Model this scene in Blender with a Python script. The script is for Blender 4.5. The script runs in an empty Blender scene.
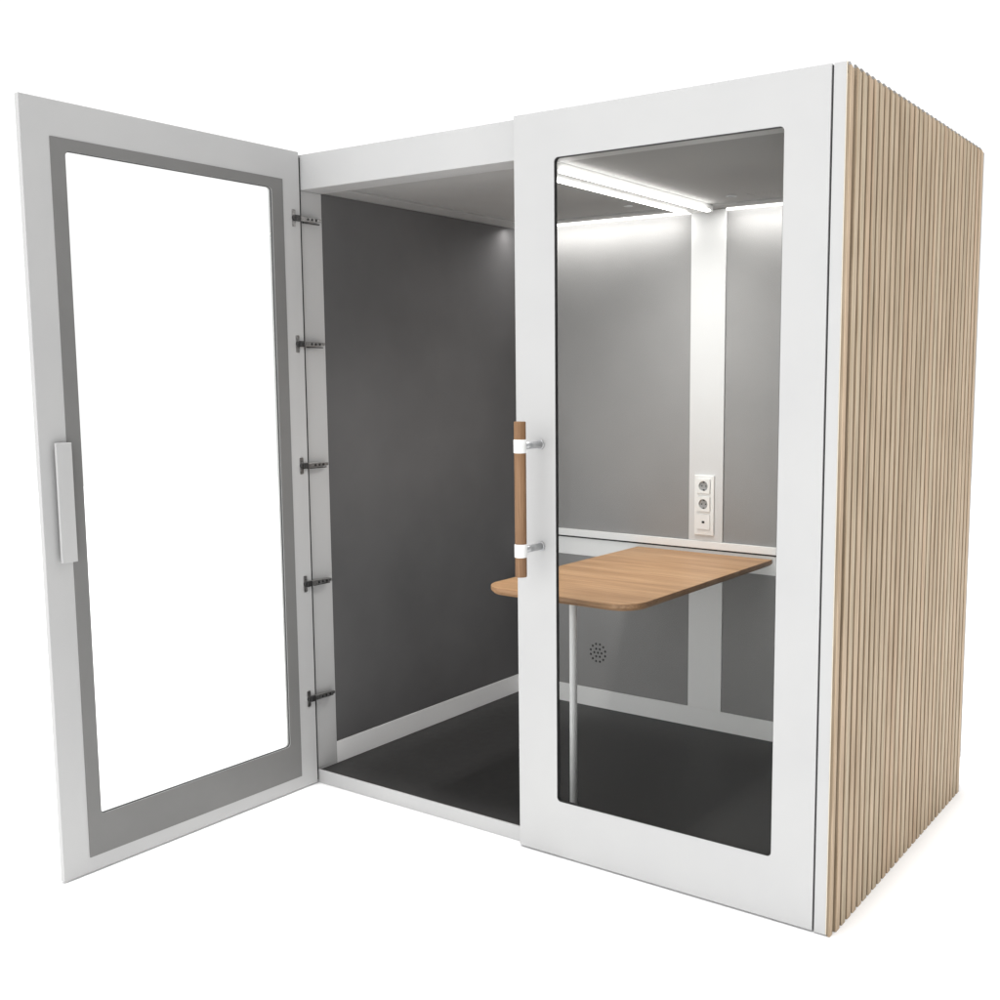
import bpy, bmesh, math
from mathutils import Vector, Matrix

S = bpy.context.scene
C = S.collection
PI = math.pi

# ------------------------------------------------------------------ materials
def nt(name):
    m = bpy.data.materials.new(name); m.use_nodes = True
    n = m.node_tree; n.nodes.clear()
    out = n.nodes.new('ShaderNodeOutputMaterial')
    return m, n, out

def noise_mat(name, c1, c2, scale=(30, 30, 30), nscale=1.0, detail=6, rough=0.5, rough2=None,
              bump=0.0, bump_dist=0.001, spec=0.5, metallic=0.0, bump_scale=None, lo=.3, hi=.7, coat=0):
    m, n, out = nt(name)
    p = n.nodes.new('ShaderNodeBsdfPrincipled')
    tc = n.nodes.new('ShaderNodeTexCoord')
    mp = n.nodes.new('ShaderNodeMapping'); mp.inputs['Scale'].default_value = scale
    no = n.nodes.new('ShaderNodeTexNoise'); no.inputs['Scale'].default_value = nscale; no.inputs['Detail'].default_value = detail
    rp = n.nodes.new('ShaderNodeValToRGB')
    rp.color_ramp.elements[0].color = (*c1, 1); rp.color_ramp.elements[1].color = (*c2, 1)
    rp.color_ramp.elements[0].position = lo; rp.color_ramp.elements[1].position = hi
    L = n.links.new
    L(tc.outputs['Object'], mp.inputs['Vector']); L(mp.outputs['Vector'], no.inputs['Vector'])
    L(no.outputs['Fac'], rp.inputs['Fac']); L(rp.outputs['Color'], p.inputs['Base Color'])
    p.inputs['Roughness'].default_value = rough
    p.inputs['Specular IOR Level'].default_value = spec
    p.inputs['Metallic'].default_value = metallic
    p.inputs['Coat Weight'].default_value = coat
    if rough2 is not None:
        mr = n.nodes.new('ShaderNodeMapRange'); mr.inputs['To Min'].default_value = rough; mr.inputs['To Max'].default_value = rough2
        L(no.outputs['Fac'], mr.inputs['Value']); L(mr.outputs['Result'], p.inputs['Roughness'])
    if bump:
        b = n.nodes.new('ShaderNodeBump'); b.inputs['Strength'].default_value = bump; b.inputs['Distance'].default_value = bump_dist
        src = no
        if bump_scale:
            mp2 = n.nodes.new('ShaderNodeMapping'); mp2.inputs['Scale'].default_value = bump_scale
            src = n.nodes.new('ShaderNodeTexNoise'); src.inputs['Scale'].default_value = 1; src.inputs['Detail'].default_value = 4
            L(tc.outputs['Object'], mp2.inputs['Vector']); L(mp2.outputs['Vector'], src.inputs['Vector'])
        L(src.outputs['Fac'], b.inputs['Height']); L(b.outputs['Normal'], p.inputs['Normal'])
    L(p.outputs[0], out.inputs['Surface'])
    return m

W1 = .48
white = noise_mat('white_laminate', (W1-.012,)*3, (W1+.012, W1+.012, W1+.008), (3, 3, 3), 1, 4, rough=.38, rough2=.5, spec=.4,
                  bump=.04, bump_dist=.0005, bump_scale=(160, 160, 160))
white_in = noise_mat('white_inner_trim', (.83, .83, .83), (.85, .85, .845), (4, 4, 4), 1, 4, rough=.45, spec=.35,
                     bump=.04, bump_dist=.0005, bump_scale=(160, 160, 160))
post_white = noise_mat('dimmed_white_post', (.61, .61, .61), (.63, .63, .63), (4, 4, 4), rough=.45, spec=.3)  # darker copy of the trim white, offsets strong lamp light in the colour
white_plastic = noise_mat('white_plastic', (.78, .78, .77), (.8, .8, .79), (20, 20, 20), rough=.3)
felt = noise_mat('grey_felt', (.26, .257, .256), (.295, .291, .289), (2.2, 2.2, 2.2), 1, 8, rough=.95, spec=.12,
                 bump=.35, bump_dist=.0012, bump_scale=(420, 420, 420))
felt_side = noise_mat('shaded_grey_felt', (.102, .1005, .1015), (.130, .128, .129), (2.2, 2.2, 2.2), 1, 8, rough=.95, spec=.12,
                 bump=.35, bump_dist=.0012, bump_scale=(420, 420, 420))  # same felt darkened, the side wall's weaker light put into its colour
ceil_felt = noise_mat('ceiling_felt', (.34, .337, .332), (.375, .372, .366), (3, 3, 3), 1, 8, rough=.95, spec=.1,
                 bump=.3, bump_dist=.001, bump_scale=(420, 420, 420))
frit = noise_mat('grey_door_lining', (.175, .1735, .170), (.195, .1935, .189), (4, 4, 4), 1, 6, rough=.6, spec=.3,
                 bump=.15, bump_dist=.0006, bump_scale=(500, 500, 500))
carpet = noise_mat('dark_vinyl_floor', (.031, .0305, .030), (.037, .0362, .0355), (30, 30, 30), 1, 8, rough=.42, rough2=.62, spec=.35,
                   bump=.3, bump_dist=.001, bump_scale=(300, 300, 300))
black = noise_mat('black_gasket', (.012, .012, .013), (.02, .02, .02), (60, 60, 60), rough=.5)
metal_w = noise_mat('white_powder_coated_steel', (.7, .7, .7), (.74, .74, .74), (30, 30, 30), rough=.32, spec=.5)
metal_g = noise_mat('satin_grey_metal', (.42, .43, .44), (.5, .5, .5), (60, 60, 60), rough=.35, metallic=.6)
steel = noise_mat('nickel_hinge_steel', (.22, .217, .212), (.42, .415, .41), (200, 200, 200), rough=.3, metallic=.9)
steel_d = noise_mat('dark_hinge_steel', (.05, .05, .05), (.09, .09, .09), (200, 200, 200), rough=.35, metallic=.7)
ground_m = noise_mat('white_studio_floor', (.92, .92, .92), (.93, .93, .93), (1, 1, 1), rough=.9, spec=0.0)
edge_ply = noise_mat('pale_edge_band', (.62, .56, .46), (.7, .64, .54), (3, 3, 40), rough=.6)
grey_cap = noise_mat('grey_slat_cap', (.22, .21, .2), (.3, .29, .28), (80, 80, 80), rough=.8)

def wood(name, dark, mid, light, axis, per_slat=0.0, rough=.5, k=1.0):
    """grain streaks run along `axis` (0,1,2)"""
    m, n, out = nt(name); L = n.links.new
    p = n.nodes.new('ShaderNodeBsdfPrincipled'); tc = n.nodes.new('ShaderNodeTexCoord')
    def streak(across, along, detail, seed):
        mp = n.nodes.new('ShaderNodeMapping'); sc = [across*k]*3; sc[axis] = along*k
        mp.inputs['Scale'].default_value = sc; mp.inputs['Location'].default_value = (seed, seed*1.7, seed*.3)
        no = n.nodes.new('ShaderNodeTexNoise'); no.inputs['Scale'].default_value = 1; no.inputs['Detail'].default_value = detail
        no.inputs['Distortion'].default_value = .1
        L(tc.outputs['Object'], mp.inputs['Vector']); L(mp.outputs['Vector'], no.inputs['Vector']); return no
    a = streak(14, 1.1, 6, 3.1); b = streak(160, 5, 5, 7.7)
    r = n.nodes.new('ShaderNodeValToRGB'); r.color_ramp.elements[0].color = (*dark, 1); r.color_ramp.elements[1].color = (*light, 1)
    r.color_ramp.elements[0].position = .3; r.color_ramp.elements[1].position = .72
    e = r.color_ramp.elements.new(.5); e.color = (*mid, 1)
    L(a.outputs['Fac'], r.inputs['Fac'])
    r2 = n.nodes.new('ShaderNodeValToRGB'); r2.color_ramp.elements[0].color = (.74, .71, .66, 1); r2.color_ramp.elements[1].color = (1.06, 1.06, 1.06, 1)
    r2.color_ramp.elements[0].position = .35; r2.color_ramp.elements[1].position = .6
    L(b.outputs['Fac'], r2.inputs['Fac'])
    mx = n.nodes.new('ShaderNodeMix'); mx.data_type = 'RGBA'; mx.blend_type = 'MULTIPLY'; mx.inputs['Factor'].default_value = 1
    L(r.outputs['Color'], mx.inputs['A']); L(r2.outputs['Color'], mx.inputs['B'])
    src = mx.outputs['Result']
    if per_slat:
        c = streak(24.4, .35, 2, 11.3)
        r3 = n.nodes.new('ShaderNodeValToRGB')
        r3.color_ramp.elements[0].color = (1.05, .97, .91, 1); r3.color_ramp.elements[1].color = (.97, 1.0, .97, 1)
        r3.color_ramp.elements[0].position = .36; r3.color_ramp.elements[1].position = .62
        L(c.outputs['Fac'], r3.inputs['Fac'])
        m2 = n.nodes.new('ShaderNodeMix'); m2.data_type = 'RGBA'; m2.blend_type = 'MULTIPLY'; m2.inputs['Factor'].default_value = per_slat
        L(src, m2.inputs['A']); L(r3.outputs['Color'], m2.inputs['B']); src = m2.outputs['Result']
    L(src, p.inputs['Base Color'])
    p.inputs['Roughness'].default_value = rough; p.inputs['Specular IOR Level'].default_value = .3
    bp = n.nodes.new('ShaderNodeBump'); bp.inputs['Strength'].default_value = .12; bp.inputs['Distance'].default_value = .0008
    L(b.outputs['Fac'], bp.inputs['Height']); L(bp.outputs['Normal'], p.inputs['Normal'])
    L(p.outputs[0], out.inputs['Surface'])
    return m

slat_wood = wood('pale_oak_slats', (.405, .318, .226), (.455, .362, .264), (.495, .398, .294), 2, per_slat=.8, rough=.6)
gap_shade_wood = wood('slat_gap_shade', (.27, .21, .145), (.30, .235, .165), (.33, .26, .185), 2, rough=.7)  # darker oak: shade between slats put into the side and backing colour
top_wood = wood('oak_tabletop', (.40, .225, .112), (.50, .295, .155), (.56, .345, .19), 0, rough=.42)
edge_wood = wood('shaded_oak_edge', (.27, .15, .075), (.33, .19, .10), (.38, .23, .13), 0, rough=.5)  # tabletop oak darkened: shade of rim and underside put into the colour
grip_wood = wood('walnut_brown_grip', (.15, .078, .038), (.225, .125, .064), (.29, .17, .092), 2, rough=.5, k=1.6)

def glass_mat():
    m, n, out = nt('clear_glass'); L = n.links.new
    t = n.nodes.new('ShaderNodeBsdfTransparent'); t.inputs['Color'].default_value = (.97, .975, .97, 1)
    g = n.nodes.new('ShaderNodeBsdfGlossy'); g.inputs['Roughness'].default_value = .01
    f = n.nodes.new('ShaderNodeFresnel'); f.inputs['IOR'].default_value = 1.13
    mx = n.nodes.new('ShaderNodeMixShader')
    L(f.outputs[0], mx.inputs[0]); L(t.outputs[0], mx.inputs[1]); L(g.outputs[0], mx.inputs[2]); L(mx.outputs[0], out.inputs['Surface'])
    return m
glass = glass_mat()

def emis(name, s, col=(1, 1, 1)):
    m, n, out = nt(name)
    e = n.nodes.new('ShaderNodeEmission'); e.inputs['Color'].default_value = (*col, 1); e.inputs['Strength'].default_value = s
    n.links.new(e.outputs[0], out.inputs['Surface']); return m
led = emis('led_diffuser_glow', 9, (1, .985, .97))
led2 = emis('cove_led_glow', 5, (1, .985, .97))

# ------------------------------------------------------------------ mesh helpers
def obj(name, bm, mats, parent=None, bevel=0, smooth=False):
    me = bpy.data.meshes.new(name)
    bmesh.ops.recalc_face_normals(bm, faces=bm.faces)
    bm.to_mesh(me); bm.free()
    if not isinstance(mats, (list, tuple)): mats = [mats]
    for m in mats: me.materials.append(m)
    if smooth:
        for p in me.polygons: p.use_smooth = True
    o = bpy.data.objects.new(name, me); C.objects.link(o)
    if parent: o.parent = parent
    if bevel:
        b = o.modifiers.new('bevel', 'BEVEL'); b.width = bevel; b.segments = 2; b.limit_method = 'ANGLE'; b.angle_limit = math.radians(40)
        b.harden_normals = False
    return o

def add_box(bm, x0, x1, y0, y1, z0, z1, mi=0):
    vs = [bm.verts.new((x, y, z)) for x in (x0, x1) for y in (y0, y1) for z in (z0, z1)]
    for q in ((0, 1, 3, 2), (4, 6, 7, 5), (0, 4, 5, 1), (2, 3, 7, 6), (0, 2, 6, 4), (1, 5, 7, 3)):
        f = bm.faces.new([vs[i] for i in q]); f.material_index = mi

def box(name, x0, x1, y0, y1, z0, z1, m, parent=None, bevel=.0012):
    bm = bmesh.new(); add_box(bm, x0, x1, y0, y1, z0, z1); return obj(name, bm, m, parent, bevel)

def rrect(a0, a1, b0, b1, r, n=8):
    pts = []
    for (ca, cb, t0) in ((a1-r, b1-r, 0), (a0+r, b1-r, PI/2), (a0+r, b0+r, PI), (a1-r, b0+r, 1.5*PI)):
        for i in range(n+1):
            t = t0+PI/2*i/n; pts.append((ca+r*math.cos(t), cb+r*math.sin(t)))
    return pts

def ring(bm, outer, inner, d0, d1, ax='y', mi=0):
    """plate with a hole; outer/inner = equal-length loops in (u,z); thickness along y from d0 to d1"""
    mk = lambda p, d: bm.verts.new((p[0], d, p[1]))
    o0 = [mk(p, d0) for p in outer]; o1 = [mk(p, d1) for p in outer]
    i0 = [mk(p, d0) for p in inner]; i1 = [mk(p, d1) for p in inner]
    N = len(outer)
    for k in range(N):
        j = (k+1) % N
        for q in ((o0[k], o0[j], i0[j], i0[k]), (o1[k], i1[k], i1[j], o1[j]), (o0[k], o1[k], o1[j], o0[j]), (i0[k], i0[j], i1[j], i1[k])):
            f = bm.faces.new(q); f.material_index = mi

def prism(bm, pts, d0, d1, axis='y', mi=0):
    def mk(p, d):
        return bm.verts.new((p[0], d, p[1]) if axis == 'y' else ((p[0], p[1], d) if axis == 'z' else (d, p[0], p[1])))
    a = [mk(p, d0) for p in pts]; b = [mk(p, d1) for p in pts]; N = len(pts)
    bm.faces.new(a).material_index = mi; bm.faces.new(b[::-1]).material_index = mi
    for k in range(N):
        j = (k+1) % N; bm.faces.new((a[k], b[k], b[j], a[j])).material_index = mi

def circ(cx, cz, r, n=36, t0=0):
    return [(cx+r*math.cos(t0+2*PI*i/n), cz+r*math.sin(t0+2*PI*i/n)) for i in range(n)]

def tube(bm, p0, p1, r, n=32, r1=None, chamfer=0):
    p0 = Vector(p0); p1 = Vector(p1); d = (p1-p0); Ln = d.length; q = d.to_track_quat('Z', 'Y').to_matrix().to_4x4()
    r1 = r if r1 is None else r1
    prof = [(r, 0), (r1, Ln)]
    if chamfer: prof = [(r-chamfer, 0), (r, chamfer), (r1, Ln-chamfer), (r1-chamfer, Ln)]
    rings = []
    for (rr, h) in prof:
        rings.append([bm.verts.new(p0 + (q @ Vector((rr*math.cos(2*PI*i/n), rr*math.sin(2*PI*i/n), h)))) for i in range(n)])
    for a, b in zip(rings, rings[1:]):
        for i in range(n):
            j = (i+1) % n; f = bm.faces.new((a[i], a[j], b[j], b[i])); f.smooth = True
    bm.faces.new(rings[0][::-1]); bm.faces.new(rings[-1])

def empty(name, loc=(0, 0, 0)):
    o = bpy.data.objects.new(name, None); C.objects.link(o); o.location = loc; o.empty_display_size = .1; return o

def tag(o, label, cat, group=None):
    o['label'] = label; o['category'] = cat
    if group: o['group'] = group

CEIL_W, COVE_W = 3.9, 2.7
def area(name, loc, rot, sx, sy, watts, spread):
    l = bpy.data.lights.new(name, 'AREA'); l.shape = 'RECTANGLE'; l.size = sx; l.size_y = sy; l.energy = watts; l.spread = spread
    l.color = (1, .985, .965)
    o = bpy.data.objects.new(name, l); C.objects.link(o); o.location = loc; o.rotation_euler = rot
    return o

# ------------------------------------------------------------------ dimensions (metres; x along the front, y into the booth)
H = 2.2
WL = .054            # side wall thickness
XI = -1.9457         # inner face of left wall
XR = -WL             # inner face of right wall
DB = 1.2236          # inner face of rear wall trim
HY = .0272           # recessed header face
FR = .127            # rear of front frame
ZF = .04
ZC = 2.0855
HT, SB = 2.0825, .0479

booth = empty('office_booth')
tag(booth, 'large white office booth with pale oak slatted side, glazed panel and wide open glass door', 'office booth')

# outer walls
bm = bmesh.new(); add_box(bm, -.0340, -.0025, 0, .012, .003, H); add_box(bm, -.0340, -.0002, .0121, DB, .003, H-.03)
obj('side_wall', bm, white, booth, .001)
box('edge_strip', -.0025, -.0002, .0004, .0118, .004, H-.001, edge_ply, booth, 0)
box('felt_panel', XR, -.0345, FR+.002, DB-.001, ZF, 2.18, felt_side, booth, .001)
box('side_wall', -2.0, XI-.006, HY, DB, 0, H-.002, white, booth, .0012)
# rear wall
bm = bmesh.new(); add_box(bm, -2.0, -.001, DB+.008, 1.276, .104, H-.005)
obj('rear_wall', bm, noise_mat('grey_rear_panel', (.3, .3, .3), (.34, .34, .34), (5, 5, 5), rough=.6), booth, .001)
# slatted cladding of the right-hand side: one fluted sheet
bm = bmesh.new()
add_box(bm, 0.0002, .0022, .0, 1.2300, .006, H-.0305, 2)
pitch = .041; y = -.0060; ycut = 1.2336
while y < ycut-.01:
    a, b = max(y, .0005), min(y+.0275, ycut)
    if b-a > .008:
        q = .0022; X0, X1 = .0022, (.0135 if a > .001 else .0095)
        pts = [(X0, a), (X1-q, a), (X1-.3*q, a+.3*q), (X1, a+q), (X1, b-q), (X1-.3*q, b-.3*q), (X1-q, b), (X0, b)]
        top = H-.0025
        lo = [bm.verts.new((px, py, .0)) for px, py in pts]
        hi = [bm.verts.new((px, py, top-.008-.0085*((py-a)/(b-a))**1.5)) for px, py in pts]
        cp = [bm.verts.new((X0+(px-X0)*.45, py, top-.0085*((py-a)/(b-a))**1.5)) for px, py in pts]
        for i in range(7):
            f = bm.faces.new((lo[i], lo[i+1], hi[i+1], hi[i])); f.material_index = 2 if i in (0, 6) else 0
            f = bm.faces.new((hi[i], hi[i+1], cp[i+1], cp[i])); f.material_index = 1
        bm.faces.new(lo[::-1]); bm.faces.new(cp).material_index = 1
        bm.faces.new((lo[0], hi[0], cp[0], cp[-1], hi[-1], lo[-1]))
    y += pitch
cl = obj('slat_cladding', bm, [slat_wood, grey_cap, gap_shade_wood], booth)
# roof, ceiling
box('roof', -1.998, -.036, FR+.001, DB+.006, 2.164, 2.174, white, booth, .001)
bm = bmesh.new()
gx0, gx1, gy1 = -1.83, -.17, 1.135
add_box(bm, XI-.002, gx0-.004, FR, DB-.001, ZC, 2.16)
add_box(bm, gx1+.004, XR+.0, FR, DB-.001, ZC, 2.16)
add_box(bm, gx0-.004, gx1+.004, gy1+.004, DB-.001, ZC+.0003, 2.16)
add_box(bm, gx0, gx1, FR, gy1, ZC+.006, 2.16)
obj('ceiling_panel', bm, ceil_felt, booth, .0008)
# ceiling light: long profile with an LED diffuser along each edge
fx0, fx1, fy0, fy1 = -1.047, -.945, .135, 1.150
lf = box('ceiling_light', fx0+.006, fx1-.006, fy0, fy1, 2.066, ZC+.0055, white_plastic, booth, .001)
for (a, b) in ((fx0-.007, fx0+.011), (fx1-.011, fx1+.007)):
    box('led_strip', a, b, fy0+.02, fy1-.045, 2.0595, 2.0685, led, lf, .003)
    area('ceiling_lamp', ((a+b)/2, (fy0+fy1)/2-.05, 2.0575), (0, 0, 0), .018, .82, CEIL_W, 2.35)
# cove LED lines on top of the rear panels
for (a, b) in ((XI+.012, -1.082), (-.925, XR-.012)):
    box('cove_light', a, b, DB-.012, DB-.002, ZC-.0075, ZC-.0005, led2, booth, 0)
for xc in ((XI+.012-1.082)/2, (-.925+XR-.012)/2):
    area('cove_lamp', (xc, DB-.075, ZC-.008), (math.radians(12), 0, 0), .82, .012, COVE_W, 3.1)
# ceiling fittings: nozzle, small perforated vent
def fitting(x, y, r, nm):
    bm = bmesh.new(); o_ = circ(x, y, r, 24); i_ = circ(x, y, r*.62, 24)
    z0, z1 = ZC+.006-.003, ZC+.0058
    O0 = [bm.verts.new((p[0], p[1], z0)) for p in o_]; I0 = [bm.verts.new((p[0], p[1], z0)) for p in i_]
    O1 = [bm.verts.new((p[0], p[1], z1)) for p in o_]; I1 = [bm.verts.new((p[0], p[1], z1-.0004)) for p in i_]
    for k in range(24):
        j = (k+1) % 24
        bm.faces.new((O0[k], O0[j], I0[j], I0[k])); bm.faces.new((O0[k], O1[k], O1[j], O0[j])); bm.faces.new((I0[k], I0[j], I1[j], I1[k]))
    bm.faces.new(I1)
    return obj(nm, bm, metal_g, booth)
fitting(-1.225, .99, .017, 'sensor_ring'); fitting(-.80, 1.0, .019, 'sensor_ring')
bm = bmesh.new()
for i in range(9):
    for j in range(3):
        prism(bm, circ(-.735+i*.03, 1.0+j*.028, .005, 10), ZC+.0052, ZC+.0062, 'z')
add_box(bm, -.75, -.48, .985, 1.07, ZC+.0059, ZC+.0063)
obj('air_vent', bm, [ceil_felt], booth)

# interior floor and left wall
box('floor_panel', XI-.004, XR, .0343, DB+.006, .004, ZF, carpet, booth, .001)
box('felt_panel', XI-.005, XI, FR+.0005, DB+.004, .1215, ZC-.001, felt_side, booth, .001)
box('skirting', XI-.005, XI+.002, FR+.0005, DB-.001, ZF+.0005, .121, white_in, booth, .001)

# rear wall: grey panels with white trim
s1, s2 = -1.0782, -.9292
for (a, b) in ((XI, s1-.0015), (s2+.0015, XR)):
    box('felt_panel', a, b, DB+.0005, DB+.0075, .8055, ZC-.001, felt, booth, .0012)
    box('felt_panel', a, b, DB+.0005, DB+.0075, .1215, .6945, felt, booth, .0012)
box('skirting', XI, XR, DB-.001, DB+.0074, ZF+.0005, .1210, white_in, booth, .001)
box('lower_rail', XI, XR, DB-.0005, DB+.0074, .695, .7685, white_in, booth, .001)
box('wall_ledge', XI, XR, DB-.011, DB+.0074, .7765, .8052, white_in, booth, .0015)
box('groove', XI, XR, DB+.002, DB+.0074, .7688, .7762, black, booth, 0)
box('centre_post', s1, s2, DB-.006, DB+.0074, .8055, ZC-.001, post_white, booth, .0015)
box('centre_post', s1, s2, DB-.001, DB+.0074, .1213, .6947, white_in, booth, .001)

# perforated air grille in the lower rear panel
bm = bmesh.new(); gx, gz = -1.5151, .2800
holes = [(0, 0)]+[(.0175*math.cos(a*PI/3), .0175*math.sin(a*PI/3)) for a in range(6)]+[(.036*math.cos(a*PI/6+PI/12), .036*math.sin(a*PI/6+PI/12)) for a in range(12)]
for hx, hz in holes: prism(bm, circ(gx+hx*1.05, gz+hz*1.08, .0052, 14), DB-.0002, DB+.002)
obj('air_grille', bm, black, booth)

# power socket strip on the centre post
px, pz = -1.0066, .952
YS = DB-.006
plate = box('socket_strip', px-.043, px+.043, YS-.009, YS-.0002, pz-.122, pz+.116, white_plastic, booth, .003)
for k, z in enumerate((1.0254, .9541, .8828)):
    bm = bmesh.new()
    out_ = rrect(px-.0285, px+.0285, z-.0285, z+.0285, .003, 8)
    if k < 2:
        n = 48; inn = circ(px, z, .0195, n); out_ = [(px+.0285*math.cos(t)/max(abs(math.cos(t)), abs(math.sin(t))), z+.0285*math.sin(t)/max(abs(math.cos(t)), abs(math.sin(t)))) for t in (2*PI*i/n for i in range(n))]
        ring(bm, out_, inn, YS-.0165, YS-.0095)
        sk = obj('socket', bm, white_plastic, plate, .0006)
        bm = bmesh.new()
        prism(bm, circ(px, z, .0193, 32), YS-.0098, YS-.0092)
        obj('socket_well', bm, noise_mat('socket_shade', (.30, .30, .30), (.34, .34, .34), rough=.4), plate)
        bm = bmesh.new()
        for s in (-1, 1): prism(bm, circ(px+s*.0085, z, .0028, 12), YS-.0104, YS-.0096)
        add_box(bm, px-.003, px+.003, YS-.0125, YS-.0096, z+.0135, z+.018)
        add_box(bm, px-.003, px+.003, YS-.0125, YS-.0096, z-.018, z-.0135)
        obj('pin_hole', bm, black, plate)
    else:
        prism(bm, out_, YS-.0135, YS-.0095); obj('data_port', bm, white_plastic, plate, .0006)
        bm = bmesh.new(); add_box(bm, px-.006, px+.006, YS-.0142, YS-.0134, z-.0045, z+.0045); obj('port_opening', bm, black, plate)

# front frame: header, sill, left jamb
box('header', XI-.006, -.0345, HY, FR, HT, 2.198, white, booth, .0012)
box('sill', XI-.006, -.0345, HY, .034, 0, SB, white, booth, .0012)
box('jamb', XI-.0058, XI+.0015, HY+.0004, FR, SB+.0004, HT-.0004, white, booth, .001)
box('jamb_foot', XI-.0058, XI+.0015, .0346, FR, ZF+.0004, SB, white, booth, .0005)
box('door_gap_filler', XI-.012, XI+.0105, .0195, HY-.0002, .012, H-.012, black, booth, 0)  # black filler added so the hinge gap shows as a dark line
box('jamb', XR, -.0345, HY+.002, FR, SB+.0004, HT-.0004, white, booth, .001)

# fixed glazed panel
pl, xp = -1.0026, -.0396
wl, wr, wb, wt = -.8605, -.1596, .1764, 2.0694
bm = bmesh.new()
ring(bm, rrect(pl, xp, .005, H, .0012, 8), rrect(wl, wr, wb, wt, .013, 8), 0, .013)
fp = obj('fixed_panel', bm, white, booth, .0006)
bm = bmesh.new()
ring(bm, rrect(wl-.004, wr+.004, wb-.004, wt+.004, .017, 8), rrect(wl+.0015, wr-.0015, wb+.0015, wt-.0015, .0115, 8), .002, .0132)
obj('window_gasket', bm, black, fp)
bm = bmesh.new(); prism(bm, rrect(wl+.0005, wr-.0005, wb+.0005, wt-.0005, .012, 8), .0078, .0118); obj('window_pane', bm, glass, fp)
# panel backing post behind its left stile
bm = bmesh.new(); ring(bm, rrect(pl+.0006, xp-.0006, .0055, H-.0005, .001, 8), rrect(wl-.035, wr+.035, wb-.05, wt+.012, .01, 8), .0133, .0270)
obj('panel_core', bm, white, fp)
box('mullion', pl+.004, wl-.06, .0272, .060, SB+.0005, HT-.0005, white, booth, .001)
# shadow gap filler
box('gap_strip', -.0397, -.0339, .006, .022, .006, H-.004, black, booth, 0)

# pull handle on the fixed panel
hx, hy_, r = -.913, -.100, .0172
bm = bmesh.new(); tube(bm, (hx, hy_, .876), (hx, hy_, 1.326), r, 40, chamfer=.0012)
hd = obj('pull_handle', bm, grip_wood, fp)
for z in (1.2555, .9530):
    bm = bmesh.new(); tube(bm, (hx, hy_, z-.0195), (hx, hy_, z+.0195), r+.0016, 40, chamfer=.001)
    obj('collar', bm, white_plastic, hd)
    bm = bmesh.new(); tube(bm, (hx, hy_+.014, z), (hx, -.0065, z), .0105, 28); tube(bm, (hx, -.007, z), (hx, -.0002, z), .0145, 28, chamfer=.0012)
    obj('mounting_post', bm, metal_g, hd)

# ------------------------------------------------------------------ the open door (local x = away from hinge, +y = inner face)
TH = .018
DZ0, DZ1, DL = .0049, 2.2060, .951
gu0, gu1, gz0, gz1 = .0723, .8709, .0493, 2.1077
wu0, wu1, wz0, wz1 = .1177, .8289, .1687, 2.0750
bm = bmesh.new()
ring(bm, rrect(0, DL, DZ0, DZ1, .0012, 8), rrect(wu0, wu1, wz0, wz1, .014, 8), -TH, 0)
door = obj('door', bm, white, booth, .0012)
door.location = (-1.9319, .0193, 0); door.rotation_euler = (0, 0, -1.5809)
door['label'] = 'white framed glass door standing wide open'
bm = bmesh.new()
ring(bm, rrect(gu0, gu1, gz0, gz1, .002, 8), rrect(wu0+.0004, wu1-.0004, wz0+.0004, wz1-.0004, .0138, 8), .0002, .0022)
obj('door_lining', bm, frit, door, .0005)
bm = bmesh.new()
ring(bm, rrect(wu0-.002, wu1+.002, wz0-.002, wz1+.002, .016, 8), rrect(wu0+.0022, wu1-.0022, wz0+.0022, wz1-.0022, .0125, 8), -.0075, -.0025)
obj('door_gasket', bm, noise_mat('dark_grey_rubber', (.07, .07, .07), (.09, .09, .09), rough=.6), door)
bm = bmesh.new(); prism(bm, rrect(wu0+.001, wu1-.001, wz0+.001, wz1-.001, .013, 8), -.0072, -.0032); obj('door_pane', bm, glass, door)
# inner grip: flat bar on a recessed body
bm = bmesh.new()
add_box(bm, .874, .905, .0003, .014, .948, 1.256)
gb = obj('door_handle', bm, steel_d, door, .001)
gb2 = bmesh.new(); add_box(gb2, .869, .915, .014, .0230, .9345, 1.2720)
obj('grip_bar', gb2, white, gb, .0015)
# hinges
for z in (1.9855, 1.5653, 1.1477, .7329, .3189):
    bm = bmesh.new()
    prism(bm, rrect(.0215, .0365, z-.029, z+.029, .004, 4), .0002, .0022)               # cup plate on the door
    hg = obj('hinge', bm, steel, door, .0004)
    bm = bmesh.new()
    tube(bm, (.0275, .001, z), (.0275, .011, z), .0105, 20)                       # cup
    add_box(bm, .008, .028, .004, .014, z-.010, z+.010)                            # knuckle
    obj('knuckle', bm, steel_d, hg, .001)
    bm = bmesh.new()
    # arm reaching over to the jamb, tapered
    p = [(.010, z-.0085), (.010, z+.0085), (-.030, z+.0085), (-.082, z+.006), (-.082, z-.004), (-.030, z-.0085)]
    prism(bm, p, -.0045, .0135)
    arm = obj('hinge_arm', bm, steel, hg, .0012)
    bm = bmesh.new()
    for u in (-.022, -.040, -.058): tube(bm, (u, .0128, z), (u, .0152, z), .0042, 14)
    add_box(bm, -.084, -.012, -.0048, .002, z-.0125, z-.0088)
    obj('screw', bm, steel_d, hg)

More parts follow.
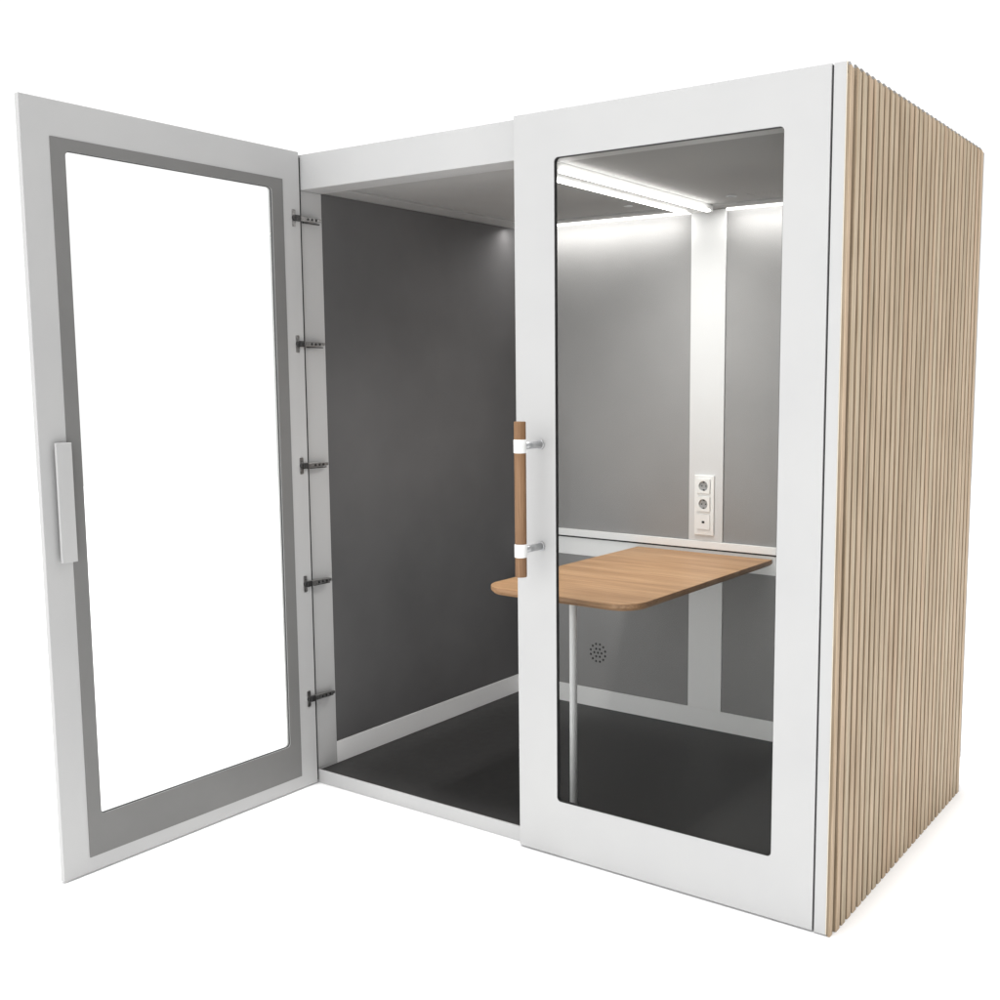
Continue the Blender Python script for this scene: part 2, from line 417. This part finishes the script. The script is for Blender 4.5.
# ------------------------------------------------------------------ table
tb = empty('table', (-.997, .70, ZF))
tag(tb, 'rounded oak tabletop on one slim white leg, fixed under the socket strip', 'table')
tx0, tx1, ty0, ty1, tz = -1.3133, -.7127, .1937, DB-.012, .7592
def top_outline(ins):
    R = .095
    a0, a1, b0, b1 = tx0+ins, tx1-ins, ty0+ins, ty1
    pts = [(a1, b1), (a0, b1)]
    for (ca, cb, t0) in ((a0+R-ins, b0+R-ins, PI), (a1-R+ins, b0+R-ins, 1.5*PI)):
        rr = R-ins
        for i in range(17):
            t = t0+PI/2*i/16; pts.append((ca+rr*math.cos(t), cb+rr*math.sin(t)))
    return pts
bm = bmesh.new()
lay = [(0.0012, 0), (0, -.0012), (0, -.014), (.010, -.024)]
rings = [[bm.verts.new((px_+.997, py_-.70, tz+dz-ZF)) for px_, py_ in top_outline(ins)] for ins, dz in lay]
bm.faces.new(rings[0]); bm.faces.new(rings[-1][::-1]).material_index = 1
for i, (a, b) in enumerate(zip(rings, rings[1:])):
    for k in range(len(a)):
        j = (k+1) % len(a); f = bm.faces.new((a[k], b[k], b[j], a[j])); f.material_index = 0 if i == 0 else 1
obj('tabletop', bm, [top_wood, edge_wood], tb)
bm = bmesh.new()
lx, ly = 0.0, .287-.70
tube(bm, (lx, ly, .0005), (lx, ly, tz-ZF-.028), .0128, 36, chamfer=.001)
tube(bm, (lx, ly, tz-ZF-.0285), (lx, ly, tz-ZF-.0245), .03, 36)
lg = obj('leg', bm, metal_w, tb)

# ------------------------------------------------------------------ setting
bm = bmesh.new()
prism(bm, circ(0, 0, 14, 96), -.05, -.0005, 'z')
g = obj('floor', bm, ground_m); g['kind'] = 'structure'

# ------------------------------------------------------------------ light
w = bpy.data.worlds.new('World'); S.world = w; w.use_nodes = True
n = w.node_tree; n.nodes.clear(); L = n.links.new
out = n.nodes.new('ShaderNodeOutputWorld'); bg = n.nodes.new('ShaderNodeBackground')
tc = n.nodes.new('ShaderNodeTexCoord')
dot = n.nodes.new('ShaderNodeVectorMath'); dot.operation = 'DOT_PRODUCT'
d = Vector((.93, -.37, 0)).normalized(); dot.inputs[1].default_value = d
rp = n.nodes.new('ShaderNodeValToRGB'); rp.color_ramp.interpolation = 'EASE'
DARK = .50; FRONT = 3.5  # environment shaped for fill: side dimmed, bright cone added towards the front
rp.color_ramp.elements[0].position = .0; rp.color_ramp.elements[0].color = (1, 1, 1, 1)
rp.color_ramp.elements[1].position = 1; rp.color_ramp.elements[1].color = (DARK, DARK, DARK, 1)
mr = n.nodes.new('ShaderNodeMapRange'); mr.inputs['From Min'].default_value = .30; mr.inputs['From Max'].default_value = .80
L(tc.outputs['Generated'], dot.inputs[0]); L(dot.outputs['Value'], mr.inputs['Value']); L(mr.outputs['Result'], rp.inputs['Fac'])
L(rp.outputs['Color'], bg.inputs['Color'])
dot2 = n.nodes.new('ShaderNodeVectorMath'); dot2.operation = 'DOT_PRODUCT'; dot2.inputs[1].default_value = Vector((.12, -1, .10)).normalized()
mr2 = n.nodes.new('ShaderNodeMapRange'); mr2.interpolation_type = 'SMOOTHSTEP'
mr2.inputs['From Min'].default_value = .80; mr2.inputs['From Max'].default_value = .97
mr2.inputs['To Min'].default_value = 1.12; mr2.inputs['To Max'].default_value = FRONT
L(tc.outputs['Generated'], dot2.inputs[0]); L(dot2.outputs['Value'], mr2.inputs['Value']); L(mr2.outputs['Result'], bg.inputs['Strength'])
L(bg.outputs[0], out.inputs['Surface'])

a = bpy.data.lights.new('overhead_fill', 'AREA'); a.shape = 'DISK'; a.size = 5; a.energy = 14500  # added fill lamp far above, no real source, keeps the floor white
ao = bpy.data.objects.new('overhead_fill', a); C.objects.link(ao); ao.location = (-1, 0, 40)

# ------------------------------------------------------------------ camera
cam = bpy.data.cameras.new('Camera'); co = bpy.data.objects.new('Camera', cam); C.objects.link(co); S.camera = co
f, cx, cy = 1090.4355, 590.3296, 503.1272
yaw, pitch_, roll = .5879, .1158, -.0013
fw = Vector((-math.sin(yaw)*math.cos(pitch_), math.cos(yaw)*math.cos(pitch_), -math.sin(pitch_)))
rt = Vector((math.cos(yaw), math.sin(yaw), 0)); up = rt.cross(fw)
r2 = rt*math.cos(roll)+up*math.sin(roll); u2 = up*math.cos(roll)-rt*math.sin(roll)
M = Matrix((r2, u2, -fw)).transposed().to_4x4(); M.translation = Vector((.9856, -2.5858, 1.4543))
co.matrix_world = M
cam.sensor_width = 36; cam.sensor_fit = 'HORIZONTAL'; cam.lens = f*36/1000
cam.shift_x = (500-cx)/1000; cam.shift_y = (cy-500)/1000
cam.clip_start = .05; cam.clip_end = 200

S.view_settings.view_transform = 'Standard'; S.view_settings.look = 'None'; S.view_settings.gamma = 1; S.view_settings.exposure = 0
S.view_settings.use_curve_mapping = False
